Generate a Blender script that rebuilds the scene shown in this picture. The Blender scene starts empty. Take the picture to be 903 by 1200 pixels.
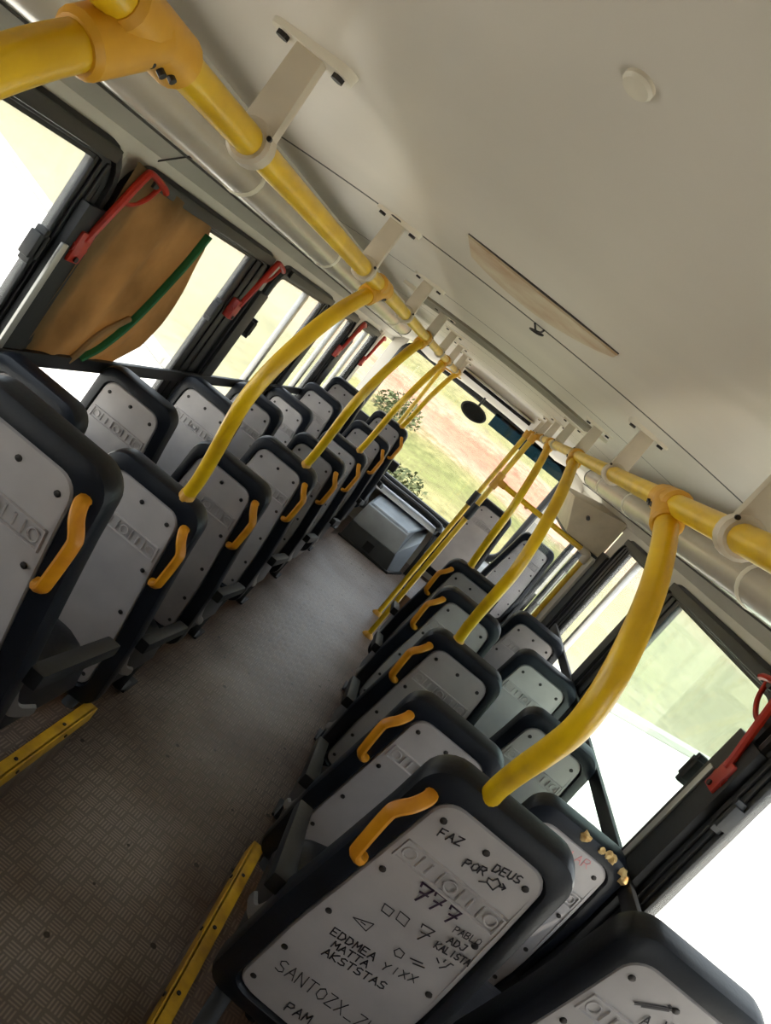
import bpy, bmesh, math, random
from mathutils import Vector, Matrix
random.seed(7)
S = bpy.context.scene
COL = S.collection
# ------------------------------------------------------------------ camera
YAW, PITCH, ROLL, FPX = -0.031478, -0.186366, 0.681205, 900.0
def cam_axes():
    f = Vector((math.sin(YAW)*math.cos(PITCH), math.cos(YAW)*math.cos(PITCH), math.sin(PITCH)))
    r = Vector((math.cos(YAW), -math.sin(YAW), 0)); u = r.cross(f)
    c, s = math.cos(ROLL), math.sin(ROLL)
    return c*r + s*u, c*u - s*r, f
cr, cu, cf = cam_axes()
cd = bpy.data.cameras.new('camera'); cam = bpy.data.objects.new('camera', cd); COL.objects.link(cam)
m = Matrix((cr, cu, -cf)).transposed().to_4x4(); m.translation = Vector((0.063, 0, 1.75)); cam.matrix_world = m
cd.sensor_fit = 'HORIZONTAL'; cd.sensor_width = 36; cd.lens = 36*FPX/903; cd.clip_start = .02; cd.clip_end = 500
S.camera = cam
# ------------------------------------------------------------------ light
W = bpy.data.worlds.new('sky'); S.world = W; W.use_nodes = True
bg = W.node_tree.nodes['Background']; bg.inputs[0].default_value = (.80, .90, 1.0, 1); bg.inputs[1].default_value = 2.6
sd = bpy.data.lights.new('sun', 'SUN'); sun = bpy.data.objects.new('sun', sd); COL.objects.link(sun)
sd.energy = 11; sd.angle = .01; sd.color = (1, .95, .86)
sun.rotation_euler = (math.radians(14), math.radians(10), 0)
S.view_settings.view_transform = 'Standard'; S.view_settings.look = 'None'
S.view_settings.exposure = 0.35; S.view_settings.gamma = 1; S.view_settings.use_curve_mapping = False
S.cycles.max_bounces = 10; S.cycles.diffuse_bounces = 7; S.cycles.transparent_max_bounces = 16
S.cycles.caustics_reflective = False; S.cycles.caustics_refractive = False
S.cycles.sample_clamp_indirect = 6

# ------------------------------------------------------------------ helpers
def lin(c):
    return tuple((v/255/12.92 if v <= 10 else ((v/255+.055)/1.055)**2.4) for v in c) + (1,)
def nd(nt, t, **k):
    n = nt.nodes.new(t)
    for a, b in k.items(): setattr(n, a, b)
    return n
MATS = {}
def mat(name, rgb, rough=.5, metal=0, var=0., scale=8., rgb2=None, bump=0., bscale=60., spec=.5):
    """plain procedural material: colour mixed to a second colour by noise, optional noise bump"""
    if name in MATS: return MATS[name]
    M = bpy.data.materials.new(name); M.use_nodes = True; nt = M.node_tree
    b = nt.nodes['Principled BSDF']; b.inputs['Roughness'].default_value = rough; b.inputs['Metallic'].default_value = metal
    b.inputs['Specular IOR Level'].default_value = spec
    tc = nd(nt, 'ShaderNodeTexCoord')
    if rgb2 or var:
        n = nd(nt, 'ShaderNodeTexNoise'); n.inputs['Scale'].default_value = scale; n.inputs['Detail'].default_value = 6
        nt.links.new(tc.outputs['Object'], n.inputs['Vector'])
        r = nd(nt, 'ShaderNodeValToRGB'); r.color_ramp.elements[0].position = .35; r.color_ramp.elements[1].position = .7
        r.color_ramp.elements[0].color = lin(rgb)
        r.color_ramp.elements[1].color = lin(rgb2 or tuple(v*(1-var) for v in rgb))
        nt.links.new(n.outputs['Fac'], r.inputs['Fac']); nt.links.new(r.outputs['Color'], b.inputs['Base Color'])
    else: b.inputs['Base Color'].default_value = lin(rgb)
    if bump:
        n = nd(nt, 'ShaderNodeTexNoise'); n.inputs['Scale'].default_value = bscale; n.inputs['Detail'].default_value = 3
        nt.links.new(tc.outputs['Object'], n.inputs['Vector'])
        bp = nd(nt, 'ShaderNodeBump'); bp.inputs['Strength'].default_value = bump; bp.inputs['Distance'].default_value = .003
        nt.links.new(n.outputs['Fac'], bp.inputs['Height']); nt.links.new(bp.outputs['Normal'], b.inputs['Normal'])
    MATS[name] = M; return M
def glass(name, tint, refl=.06, haze=0):
    if name in MATS: return MATS[name]
    M = bpy.data.materials.new(name); M.use_nodes = True; nt = M.node_tree
    nt.nodes.remove(nt.nodes['Principled BSDF']); o = nt.nodes['Material Output']
    t = nd(nt, 'ShaderNodeBsdfTransparent'); t.inputs[0].default_value = tuple(tint)+(1,)
    g = nd(nt, 'ShaderNodeBsdfGlossy'); g.inputs['Roughness'].default_value = .03
    x = nd(nt, 'ShaderNodeMixShader'); x.inputs[0].default_value = refl
    first = t
    if haze:   # pale haze mixed into the pane to wash out the view
        d = nd(nt, 'ShaderNodeBsdfTranslucent'); d.inputs[0].default_value = (.82, .80, .74, 1); first = nd(nt, 'ShaderNodeMixShader'); first.inputs[0].default_value = haze
        nt.links.new(t.outputs[0], first.inputs[1]); nt.links.new(d.outputs[0], first.inputs[2])
    nt.links.new(first.outputs[0], x.inputs[1]); nt.links.new(g.outputs[0], x.inputs[2]); nt.links.new(x.outputs[0], o.inputs['Surface'])
    MATS[name] = M; return M

def box(bm, x0, x1, y0, y1, z0, z1, bev=0., mi=0):
    vs = [bm.verts.new((x, y, z)) for x in (x0, x1) for y in (y0, y1) for z in (z0, z1)]
    fs = [bm.faces.new([vs[i] for i in q]) for q in ((0,1,3,2),(4,6,7,5),(0,4,5,1),(2,3,7,6),(0,2,6,4),(1,5,7,3))]
    for f in fs: f.material_index = mi
    if bev:
        es = list({e for f in fs for e in f.edges})
        r = bmesh.ops.bevel(bm, geom=es, offset=bev, segments=2, affect='EDGES', profile=.6)
        for f in r['faces']: f.material_index = mi
    return bm
def hexa(bm, b, t, bev=0.):
    """eight corner solid: four bottom points, four top points in the same order"""
    vs = [bm.verts.new(p) for p in list(b)+list(t)]
    fs = [bm.faces.new([vs[i] for i in q]) for q in ((3,2,1,0),(4,5,6,7),(0,1,5,4),(1,2,6,5),(2,3,7,6),(3,0,4,7))]
    if bev: bmesh.ops.bevel(bm, geom=list({e for f in fs for e in f.edges}), offset=bev, segments=2, affect='EDGES', profile=.6)
    return bm
def spline(pts, n=6):
    P = [Vector(p) for p in pts]; P = [2*P[0]-P[1]] + P + [2*P[-1]-P[-2]]; out = []
    for i in range(1, len(P)-2):
        a, b, c, d = P[i-1:i+3]
        for k in range(n):
            t = k/n
            out.append(.5*((2*b)+(c-a)*t+(2*a-5*b+4*c-d)*t*t+(3*b-a-3*c+d)*t**3))
    out.append(P[-2]); return out
def tube(bm, pts, r, seg=12, flat=1., side=None, cap=True):
    """sweep a round (or flattened) section along a path; r is one radius or one per point"""
    P = [Vector(p) for p in pts]; N = len(P); rings = []
    prev = None
    for i in range(N):
        t = (P[min(i+1, N-1)]-P[max(i-1, 0)]).normalized()
        if prev is None:
            a = Vector(side) if side else (Vector((0, 0, 1)) if abs(t.z) < .9 else Vector((1, 0, 0)))
        else: a = prev
        a = (a-t*a.dot(t)).normalized(); prev = a; b = t.cross(a)
        rr = r[i] if isinstance(r, (list, tuple)) else r
        rings.append([bm.verts.new(P[i]+a*(rr*math.cos(q))+b*(rr*flat*math.sin(q))) for q in [2*math.pi*k/seg for k in range(seg)]])
    for A, B in zip(rings, rings[1:]):
        for k in range(seg): bm.faces.new((A[k], A[(k+1) % seg], B[(k+1) % seg], B[k]))
    if cap:
        bm.faces.new(rings[0][::-1]); bm.faces.new(rings[-1])
    return bm
def cyl(bm, a, b, r, seg=14): return tube(bm, [a, b], r, seg)
def rrect(u0, u1, v0, v1, r, n=5):
    out = []
    for cx, cy, a0 in ((u1-r, v1-r, 0), (u0+r, v1-r, 90), (u0+r, v0+r, 180), (u1-r, v0+r, 270)):
        for k in range(n+1):
            a = math.radians(a0+90*k/n); out.append((cx+r*math.cos(a), cy+r*math.sin(a)))
    return out
def loft(bm, loops, cap0=True, cap1=True, closed=False):
    R = [[bm.verts.new(p) for p in l] for l in loops]
    prs = list(zip(R, R[1:])) + ([(R[-1], R[0])] if closed else [])
    for A, B in prs:
        n = len(A)
        for k in range(n): bm.faces.new((A[k], A[(k+1) % n], B[(k+1) % n], B[k]))
    if not closed:
        if cap0: bm.faces.new(R[0][::-1])
        if cap1: bm.faces.new(R[-1])
    return bm
def mesh(name, bm, mats, smooth=True, ang=35):
    bmesh.ops.recalc_face_normals(bm, faces=bm.faces[:])
    me = bpy.data.meshes.new(name); bm.to_mesh(me); bm.free()
    for q in (mats if isinstance(mats, (list, tuple)) else [mats]): me.materials.append(q)
    if smooth:
        me.polygons.foreach_set('use_smooth', [True]*len(me.polygons))
        me.set_sharp_from_angle(angle=math.radians(ang))
    return me
def obj(name, me, parent=None, loc=None):
    o = bpy.data.objects.new(name, me); COL.objects.link(o)
    if parent: o.parent = parent
    if loc: o.location = loc
    return o
def part(name, bm, m_, parent, smooth=True, label=None):
    o = obj(name, mesh(name, bm, m_, smooth), parent)
    if label: o['label'] = label
    return o
def thing(name, label, cat, loc=(0, 0, 0), group=None):
    o = bpy.data.objects.new(name, None); COL.objects.link(o); o.location = loc; o.empty_display_size = .1
    o['label'] = label; o['category'] = cat
    if group: o['group'] = group
    return o
def tagged(name, bm, m_, label, cat, group=None, smooth=True):
    o = obj(name, mesh(name, bm, m_, smooth)); o['label'] = label; o['category'] = cat
    if group: o['group'] = group
    return o
def struct(name, bm, m_, label=None, cat=None, parent=None, smooth=True):
    o = obj(name, mesh(name, bm, m_, smooth), parent)
    if parent is None:
        o['kind'] = 'structure'; o['label'] = label; o['category'] = cat
    elif label: o['label'] = label
    return o
NB = bmesh.new

# ------------------------------------------------------------------ materials
M_ceil = mat('ceiling_laminate', (214, 206, 192), .42, var=.06, scale=1.6)
M_wall = mat('wall_laminate', (196, 190, 176), .5, var=.05, scale=3)
M_seam = mat('dark_seam', (62, 56, 50), .7)
M_black = mat('black_rubber', (13, 14, 16), .55, var=.3, scale=9, bump=.15)
M_shell = mat('black_moulded_vinyl', (15, 17, 22), .40, rgb2=(24, 28, 36), scale=6, bump=.12, bscale=120, spec=.25)
M_panel = mat('grey_seat_plastic', (178, 172, 170), .5, rgb2=(158, 152, 150), scale=5, bump=.05, bscale=200)
M_yel = mat('yellow_paint', (222, 182, 22), .33, rgb2=(196, 154, 20), scale=11)
M_yelc = mat('yellow_plastic', (206, 152, 34), .5, rgb2=(182, 130, 34), scale=14)
M_amb = mat('amber_plastic', (206, 138, 14), .42, rgb2=(178, 110, 12), scale=18)
M_strip = mat('yellow_nosing', (214, 166, 30), .5, rgb2=(168, 124, 30), scale=16)
M_scr = mat('dark_screw', (52, 48, 46), .5, metal=.4)
M_brk = mat('beige_bracket', (196, 184, 162), .45, var=.08, scale=10)
M_tube = mat('beige_light_cover', (178, 168, 152), .25, var=.07, scale=5)
M_ring = mat('pale_clip', (214, 206, 186), .4)
M_frame = mat('window_rubber', (15, 15, 16), .5, var=.2, scale=6)
M_olive = mat('window_rail_olive', (40, 37, 28), .55)
M_alu = mat('aluminium', (176, 174, 168), .38, metal=.7)
M_red = mat('red_paint', (182, 42, 18), .42, rgb2=(152, 30, 14), scale=12)
M_cloth = mat('brown_cloth', (156, 126, 86), .95, rgb2=(124, 98, 62), scale=5, bump=.4, bscale=14)
M_green = mat('green_cord', (30, 110, 66), .7)
M_foam = mat('torn_foam', (214, 186, 128), .95, rgb2=(160, 112, 50), scale=40, bump=1, bscale=60)
M_ink = mat('black_marker_ink', (30, 24, 30), .6)
M_inkp = mat('purple_marker_ink', (46, 22, 44), .6)
M_pink = mat('faded_pink_ink', (204, 138, 138), .7)
M_eng = mat('grey_engine_cover', (74, 78, 80), .4, rgb2=(60, 63, 65), scale=6)
M_engl = mat('pale_dash_plastic', (150, 160, 170), .35, var=.1, scale=6)
M_steel = mat('worn_steel', (150, 148, 146), .35, metal=.8)
M_blue = glass('blue_tint', (.10, .19, .30), .05)
M_mir = mat('mirror_back', (24, 26, 28), .35)
M_glass = glass('clear_glass', (.95, .95, .94), .05)
M_side = glass('dusty_side_glass', (.93, .93, .92), .035, .05)
M_glassg = glass('greenish_glass', (.80, .88, .83), .06, .04)
M_acr = glass('scuffed_acrylic', (.80, .82, .84), .02)
M_stain = mat('stained_beige', (206, 194, 166), .5, rgb2=(176, 140, 104), scale=9)
M_groove = mat('grey_joint_cover', (126, 118, 100), .6, var=.15, scale=12)

def floor_material():
    """worn tread plate: cells of short raised bars turned by 90 degrees from cell to cell"""
    M = bpy.data.materials.new('tread_plate_floor'); M.use_nodes = True; nt = M.node_tree; L = nt.links.new
    b = nt.nodes['Principled BSDF']
    tc = nd(nt, 'ShaderNodeTexCoord'); sp = nd(nt, 'ShaderNodeSeparateXYZ'); L(tc.outputs['Object'], sp.inputs[0])
    def mth(op, a, c=None, v=None):
        n = nd(nt, 'ShaderNodeMath', operation=op); L(a, n.inputs[0])
        if c is not None: L(c, n.inputs[1])
        elif v is not None: n.inputs[1].default_value = v
        return n.outputs[0]
    C = .044
    fx, fy = mth('MULTIPLY', sp.outputs[0], v=1/C), mth('MULTIPLY', sp.outputs[1], v=1/C)
    ix, iy = mth('FLOOR', fx), mth('FLOOR', fy)
    par = mth('MODULO', mth('ABSOLUTE', mth('ADD', ix, iy)), v=2.)
    def bars(q, w):
        s = mth('SINE', mth('MULTIPLY', q, v=2*math.pi*4)); e = mth('FRACT', w)
        e = mth('MULTIPLY', mth('GREATER_THAN', e, v=.12), mth('LESS_THAN', e, v=.88))
        return mth('MULTIPLY', mth('GREATER_THAN', s, v=.15), e)
    b1, b2 = bars(fx, fy), bars(fy, fx)
    mx = nd(nt, 'ShaderNodeMix'); mx.data_type = 'FLOAT'; L(par, mx.inputs[0]); L(b1, mx.inputs[2]); L(b2, mx.inputs[3])
    # rivet heads every 0.2 m
    vx = nd(nt, 'ShaderNodeTexVoronoi'); vx.inputs['Scale'].default_value = 8.5; vx.inputs['Randomness'].default_value = .45; L(tc.outputs['Object'], vx.inputs['Vector'])
    spot = mth('LESS_THAN', vx.outputs['Distance'], v=.085)
    n1 = nd(nt, 'ShaderNodeTexNoise'); n1.inputs['Scale'].default_value = 2.6; n1.inputs['Detail'].default_value = 8; L(tc.outputs['Object'], n1.inputs['Vector'])
    edge = mth('MULTIPLY', mth('POWER', mth('MULTIPLY', mth('ABSOLUTE', sp.outputs[0]), v=2.7), v=3.), v=.5)
    dirt = mth('ADD', mth('MULTIPLY', mth('SUBTRACT', n1.outputs['Fac'], v=.42), v=2.2), edge)
    cl = nd(nt, 'ShaderNodeClamp'); L(dirt, cl.inputs[0])
    m1 = nd(nt, 'ShaderNodeMix'); m1.data_type = 'RGBA'; L(cl.outputs[0], m1.inputs[0])
    m1.inputs[6].default_value = lin((156, 144, 136)); m1.inputs[7].default_value = lin((96, 70, 50))
    m2 = nd(nt, 'ShaderNodeMix'); m2.data_type = 'RGBA'; m2.blend_type = 'MULTIPLY'; m2.inputs[0].default_value = .55
    L(m1.outputs[2], m2.inputs[6])
    cmb = nd(nt, 'ShaderNodeCombineColor'); h = mth('ADD', mth('MULTIPLY', mx.outputs[0], v=.95), v=.15)
    for i in range(3): L(h, cmb.inputs[i])
    L(cmb.outputs[0], m2.inputs[7])
    m3 = nd(nt, 'ShaderNodeMix'); m3.data_type = 'RGBA'; L(spot, m3.inputs[0]); L(m2.outputs[2], m3.inputs[6]); m3.inputs[7].default_value = lin((44, 36, 30))
    L(m3.outputs[2], b.inputs['Base Color'])
    b.inputs['Roughness'].default_value = .42; b.inputs['Specular IOR Level'].default_value = .45
    bp = nd(nt, 'ShaderNodeBump'); bp.inputs['Strength'].default_value = .9; bp.inputs['Distance'].default_value = .004
    L(mx.outputs[0], bp.inputs['Height']); L(bp.outputs['Normal'], b.inputs['Normal'])
    return M
M_floor = floor_material()

def ground_material():
    M = bpy.data.materials.new('dry_grass_bank'); M.use_nodes = True; nt = M.node_tree; L = nt.links.new
    b = nt.nodes['Principled BSDF']; b.inputs['Roughness'].default_value = .95; b.inputs['Specular IOR Level'].default_value = .1
    tc = nd(nt, 'ShaderNodeTexCoord')
    at = nd(nt, 'ShaderNodeAttribute'); at.attribute_name = 'up_bank'
    mp = nd(nt, 'ShaderNodeMapping'); mp.inputs['Scale'].default_value = (.25, .8, .8); L(tc.outputs['Object'], mp.inputs[0])
    n1 = nd(nt, 'ShaderNodeTexNoise'); n1.inputs['Scale'].default_value = .8; n1.inputs['Detail'].default_value = 6; L(mp.outputs[0], n1.inputs['Vector'])
    n2 = nd(nt, 'ShaderNodeTexNoise'); n2.inputs['Scale'].default_value = 3.5; n2.inputs['Detail'].default_value = 6; n2.inputs['Roughness'].default_value = .7; L(tc.outputs['Object'], n2.inputs['Vector'])
    def mth(op, a, c=None, v=None):
        n = nd(nt, 'ShaderNodeMath', operation=op); L(a, n.inputs[0])
        if c is not None: L(c, n.inputs[1])
        elif v is not None: n.inputs[1].default_value = v
        return n.outputs[0]
    wob = mth('MULTIPLY', mth('SUBTRACT', n1.outputs['Fac'], v=.5), v=.20)
    wob2 = mth('MULTIPLY', mth('SUBTRACT', n2.outputs['Fac'], v=.5), v=.10)
    r = nd(nt, 'ShaderNodeValToRGB'); L(mth('ADD', mth('ADD', at.outputs['Fac'], wob), wob2), r.inputs['Fac'])
    e = r.color_ramp.elements
    cols = [(0, (132, 126, 108)), (.06, (118, 112, 86)), (.15, (104, 103, 68)), (.23, (116, 111, 78)), (.30, (94, 97, 60)), (.38, (108, 104, 70)), (.42, (136, 112, 94)), (.50, (136, 94, 76)), (.56, (132, 106, 88)), (.60, (128, 118, 96)), (.65, (104, 103, 68)), (.80, (116, 110, 80)), (1, (100, 100, 66))]
    e[0].position = 0; e[0].color = lin(cols[0][1]); e[1].position = 1; e[1].color = lin(cols[-1][1])
    for p_, c_ in cols[1:-1]: q = e.new(p_); q.color = lin(c_)
    hs = nd(nt, 'ShaderNodeHueSaturation'); L(mth('ADD', mth('MULTIPLY', n2.outputs['Fac'], v=1.8), v=.10), hs.inputs['Value']); L(r.outputs['Color'], hs.inputs['Color'])
    # washed-out look of the side views put into the colour: paler sideways
    sp = nd(nt, 'ShaderNodeSeparateXYZ'); L(tc.outputs['Object'], sp.inputs[0])
    side = nd(nt, 'ShaderNodeMapRange'); side.inputs[1].default_value = 3.5; side.inputs[2].default_value = 8; side.inputs[4].default_value = .85; L(mth('ABSOLUTE', sp.outputs[0]), side.inputs[0])
    h2 = nd(nt, 'ShaderNodeHueSaturation'); h2.inputs['Color'].default_value = lin((114, 109, 88)); L(mth('ADD', mth('MULTIPLY', n2.outputs['Fac'], v=.8), v=.6), h2.inputs['Value'])
    mm = nd(nt, 'ShaderNodeMix'); mm.data_type = 'RGBA'; L(side.outputs[0], mm.inputs[0]); L(hs.outputs[0], mm.inputs[6]); L(h2.outputs[0], mm.inputs[7])
    L(mm.outputs[2], b.inputs['Base Color'])
    return M
M_grass = ground_material()
M_pave = mat('pale_pavement', (226, 222, 214), .9, var=.06, scale=.7)
M_curb = mat('grey_kerb', (150, 148, 142), .9)

# ------------------------------------------------------------------ outside ground
BND = [(-60, 30), (-24, 27), (-14.7, 19.9), (-10, 16), (-4.4, 11.6), (0, 11), (4.2, 12.6), (7.5, 14.8), (20, 23), (60, 30)]
def bnd(x):
    for (a, ya), (b, yb) in zip(BND, BND[1:]):
        if a <= x <= b: return ya+(yb-ya)*(x-a)/(b-a)
    return 30
GZ = -.85
def hill_h(d): return GZ + .10*min(d, 6) + .175*max(0, d-6) if d > 0 else GZ
bm = NB(); vs = []; xs = [-60+2*i for i in range(61)]; ds = [0, 1, 2, 3, 4.5, 6, 7, 8, 9, 10, 11, 12, 13, 14, 15.5, 17, 20, 24, 28, 34, 42, 55, 75]
for d in ds: vs.append([bm.verts.new((x, bnd(x)+d, hill_h(d)+.12*math.sin(x*.7+d)*min(1, d/6))) for x in xs])
for j in range(len(ds)-1):
    for i in range(len(xs)-1):
        f = bm.faces.new((vs[j][i], vs[j][i+1], vs[j+1][i+1], vs[j+1][i]))
bm.verts.ensure_lookup_table(); nx_ = len(xs); upb = [ds[k//nx_]/22 for k in range(len(bm.verts))]
gr = struct('ground', bm, M_grass, 'sunlit grassy bank with bands of red dirt rising beyond the windscreen', 'hillside')
at_ = gr.data.attributes.new('up_bank', 'FLOAT', 'POINT'); at_.data.foreach_set('value', upb)
bm = NB(); box(bm, -60, 60, -40, 31, GZ-.3, GZ-.02)
struct('pavement', bm, M_pave, 'bright white pavement around the bus seen through the windows', 'ground', smooth=False)
bm = NB()
for (a, ya), (b, yb) in zip(BND[1:], BND[2:-1]):
    tube(bm, [(a, ya-.1, GZ+.05), (b, yb-.1, GZ+.05)], .11, 6)
struct('trim_9', bm, M_curb, 'low grey kerb between the white pavement and the grass bank', 'kerb')
def shrub(x, y, s, label):
    bm = NB(); rnd = random.Random(int(x*10))
    for k in range(420):
        a = rnd.random()*6.28; rr = s*rnd.random()**.5; zz = s*1.1*rnd.random()*(1-.5*rr/s)
        c = Vector((rr*math.cos(a), rr*math.sin(a), zz)); n = Vector((rnd.gauss(0, 1), rnd.gauss(0, 1), rnd.gauss(0, 1))).normalized()
        t = n.orthogonal().normalized(); w = n.cross(t); l = .06*s+.03
        v = [bm.verts.new(c+t*l), bm.verts.new(c+w*l*.5), bm.verts.new(c-t*l), bm.verts.new(c-w*l*.5)]; bm.faces.new(v)
    o = tagged('shrub', bm, mat('shrub_leaf', (66, 74, 42), .8, rgb2=(88, 94, 58), scale=3), label, 'shrub', smooth=False)
    o.location = (x, y, hill_h(y-bnd(x))-.05)
shrub(-.55, 14.6, .55, 'dark green shrub on the grass bank, straight ahead beyond the engine cover')
shrub(-1.9, 19.5, .7, 'small bush higher on the bank, seen through the windscreen left of the mirror')

# ------------------------------------------------------------------ bus shell
YB, YF, WX = -1.5, 7.85, 1.22
bm = NB(); box(bm, -WX, WX, YB, YF, -.12, 0)
struct('floor', bm, M_floor, 'worn tread-plate aisle floor with rusty stains between the seats', 'floor', smooth=False)
# ceiling: shallow vault, with dark seams let into it
def cz(x): return 1.968-.058*x*x
bm = NB(); xs = [-.80+1.6*i/24 for i in range(25)]
seams = [-.2, 1.84, 2.75, 4.2, 5.05, 5.75]
ys = [YB]
for s_ in seams: k_ = .011 if s_ == 1.84 else .0065; ys += [s_-k_, s_+k_]
ys += [5.9]
rows = [[bm.verts.new((x, y, cz(x))) for x in xs] for y in ys]; top = [[bm.verts.new((x, y, cz(x)+.06)) for x in xs] for y in ys]
for j in range(len(ys)-1):
    for i in range(len(xs)-1):
        f = bm.faces.new((rows[j][i], rows[j][i+1], rows[j+1][i+1], rows[j+1][i])); f.material_index = 1 if j % 2 else 0
        bm.faces.new((top[j][i], top[j+1][i], top[j+1][i+1], top[j][i+1]))
# front header sloping down to the windscreen
hy = [5.9, 6.35, 6.6, 7.84]; hz = [0, -.02, -.15, -.165]
rr = [rows[-1]] + [[bm.verts.new((x, y, cz(x)+dz)) for x in xs] for y, dz in zip(hy[1:], hz[1:])]
tt = [top[-1]] + [[bm.verts.new((x, y, 2.03)) for x in xs] for y in hy[1:]]
for j in range(3):
    for i in range(len(xs)-1):
        bm.faces.new((rr[j][i], rr[j][i+1], rr[j+1][i+1], rr[j+1][i])); bm.faces.new((tt[j][i], tt[j+1][i], tt[j+1][i+1], tt[j][i+1]))
struct('ceiling', bm, [M_ceil, M_seam], 'low curved beige ceiling with dark cross seams', 'ceiling')
# side walls with their cove, pierced by windows
WL = {-1: [(-.45, .77), (.97, 2.17), (2.22, 3.65), (3.79, 4.98), (5.10, 5.90), (6.10, 6.96)], 1: [(-.45, .77), (.97, 2.12), (2.19, 3.68), (3.80, 4.92)]}  # first window on each side is unseen, added only to let light in
Z0, Z1 = .62, 1.675
def wall(sgn, name, label):
    bm = NB(); sx = lambda v: sgn*v
    def q(x0, x1, y0, y1, z0, z1): box(bm, min(sx(x0), sx(x1)), max(sx(x0), sx(x1)), y0, y1, z0, z1)
    if sgn < 0: q(WX, WX+.05, YB, YF, -.9, Z0)
    else: q(WX, WX+.05, YB, 5.25, -.9, Z0); q(WX, WX+.05, 6.35, YF, -.9, Z0+.2)
    ed = [YB]+[v for w in WL[sgn] for v in w]
    ed += [7.1 if sgn < 0 else 5.25]
    for a, b in zip(ed[::2], ed[1::2]): q(WX, WX+.05, a, b, Z0, Z1)
    q(WX, WX+.05, YB, YF, Z1, Z1+.09)
    for a, b in WL[sgn]:
        for cy, sy in ((a, 1), (b, -1)):
            for cz_, sz in ((Z0, 1), (Z1, -1)):
                r = .14; arc = [(cy+sy*(r-r*math.cos(k*math.pi/12)), cz_+sz*(r-r*math.sin(k*math.pi/12))) for k in range(7)]
                for xx in (WX+.001, WX+.03): bm.faces.new([bm.verts.new((sx(xx), u, v)) for u, v in [(cy, cz_)]+arc])
    if sgn > 0: q(WX, WX+.05, 6.35, 6.5, Z0, Z1)
    # cove from window head to ceiling edge
    prof = [(WX+.02, 1.70), (1.15, 1.775), (.90, 1.845), (.80, 1.925), (.78, 1.99), (WX+.05, 1.99)]
    for A, B in zip(prof, prof[1:]):
        v = [bm.verts.new((sx(A[0]), YB, A[1])), bm.verts.new((sx(A[0]), YF, A[1])), bm.verts.new((sx(B[0]), YF, B[1])), bm.verts.new((sx(B[0]), YB, B[1]))]; bm.faces.new(v)
    return struct(name, bm, M_wall, label, 'wall', smooth=False)
wall(-1, 'wall_left', 'left bus wall with a beige cove above a row of windows')
wall(1, 'wall_right', 'right bus wall with a beige cove above the windows')
bm = NB(); box(bm, -WX, WX, YB-.05, YB, -.3, 2.03)  # unseen rear wall, built without a window to darken the near end
struct('wall_back', bm, M_wall, 'rear wall of the bus behind the camera', 'wall', smooth=False)
bm = NB()
box(bm, -WX, WX, YF-.02, YF+.05, -.9, .55); box(bm, -WX, -1.09, YF-.02, YF+.05, .55, 1.9); box(bm, 1.02, WX, YF-.02, YF+.05, .55, 1.9); box(bm, -WX, WX, YF-.02, YF+.05, 1.795, 2.03)
struct('wall_front', bm, M_wall, 'front bulkhead of the bus around the windscreen', 'wall', smooth=False)
for i, s_ in enumerate((-1, 1)):   # hairline joint along each cove
    bm = NB(); tube(bm, [(s_*1.155, YB, 1.768), (s_*1.155, YF-.1, 1.768)], .004, 6)
    struct('trim_%d' % (i+1), bm, M_seam, ('left' if s_ < 0 else 'right')+' thin dark joint line along the wall cove', 'trim')

bm = NB()
tube(bm, [(-1.225, 2.33, 1.70), (-1.148, 2.33, 1.773), (-.90, 2.33, 1.843)], .003, 6)
struct('trim_8', bm, M_seam, 'short dark joint across the left cove above the curtain', 'trim')
# raised platforms under the rearmost and front seats, with yellow nosings
PZ = .205
for i, s_ in enumerate((-1, 1)):
    side = 'left' if s_ < 0 else 'right'
    bm = NB(); a, b = sorted((s_*.345, s_*WX)); box(bm, a, b, YB, 2.24, 0, PZ)
    o = struct('trim_%d' % (3+i), bm, M_floor, side+' raised platform under the rearmost visible seats', 'platform', smooth=False)
    bm = NB(); a, b = sorted((s_*.335, s_*.375)); box(bm, a, b, YB, 2.25, PZ, PZ+.012, .003); a, b = sorted((s_*.332, s_*.345)); box(bm, a, b, YB, 2.25, PZ-.045, PZ+.012, .003)
    n_ = part('nosing', bm, M_strip, o, label='yellow edge strip'); 
    bm = NB()
    for k in range(8): cyl(bm, (s_*.328, .4+.24*k, PZ-.015), (s_*.335, .4+.24*k, PZ-.015), .006, 8); cyl(bm, (s_*.355, .4+.24*k, PZ+.01), (s_*.355, .4+.24*k, PZ+.015), .006, 8)
    part('screw_row', bm, M_scr, o)['kind'] = 'stuff'
    bm = NB(); a, b = sorted((s_*.42, s_*WX))
    if s_ < 0: box(bm, a, b, 5.45, 6.12, 0, .077)
    box(bm, a, b, 6.12, 6.95, 0, .168)
    struct('trim_%d' % (5+i), bm, M_floor, side+' low wheel-arch platform under the front seats', 'platform', smooth=False)

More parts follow.
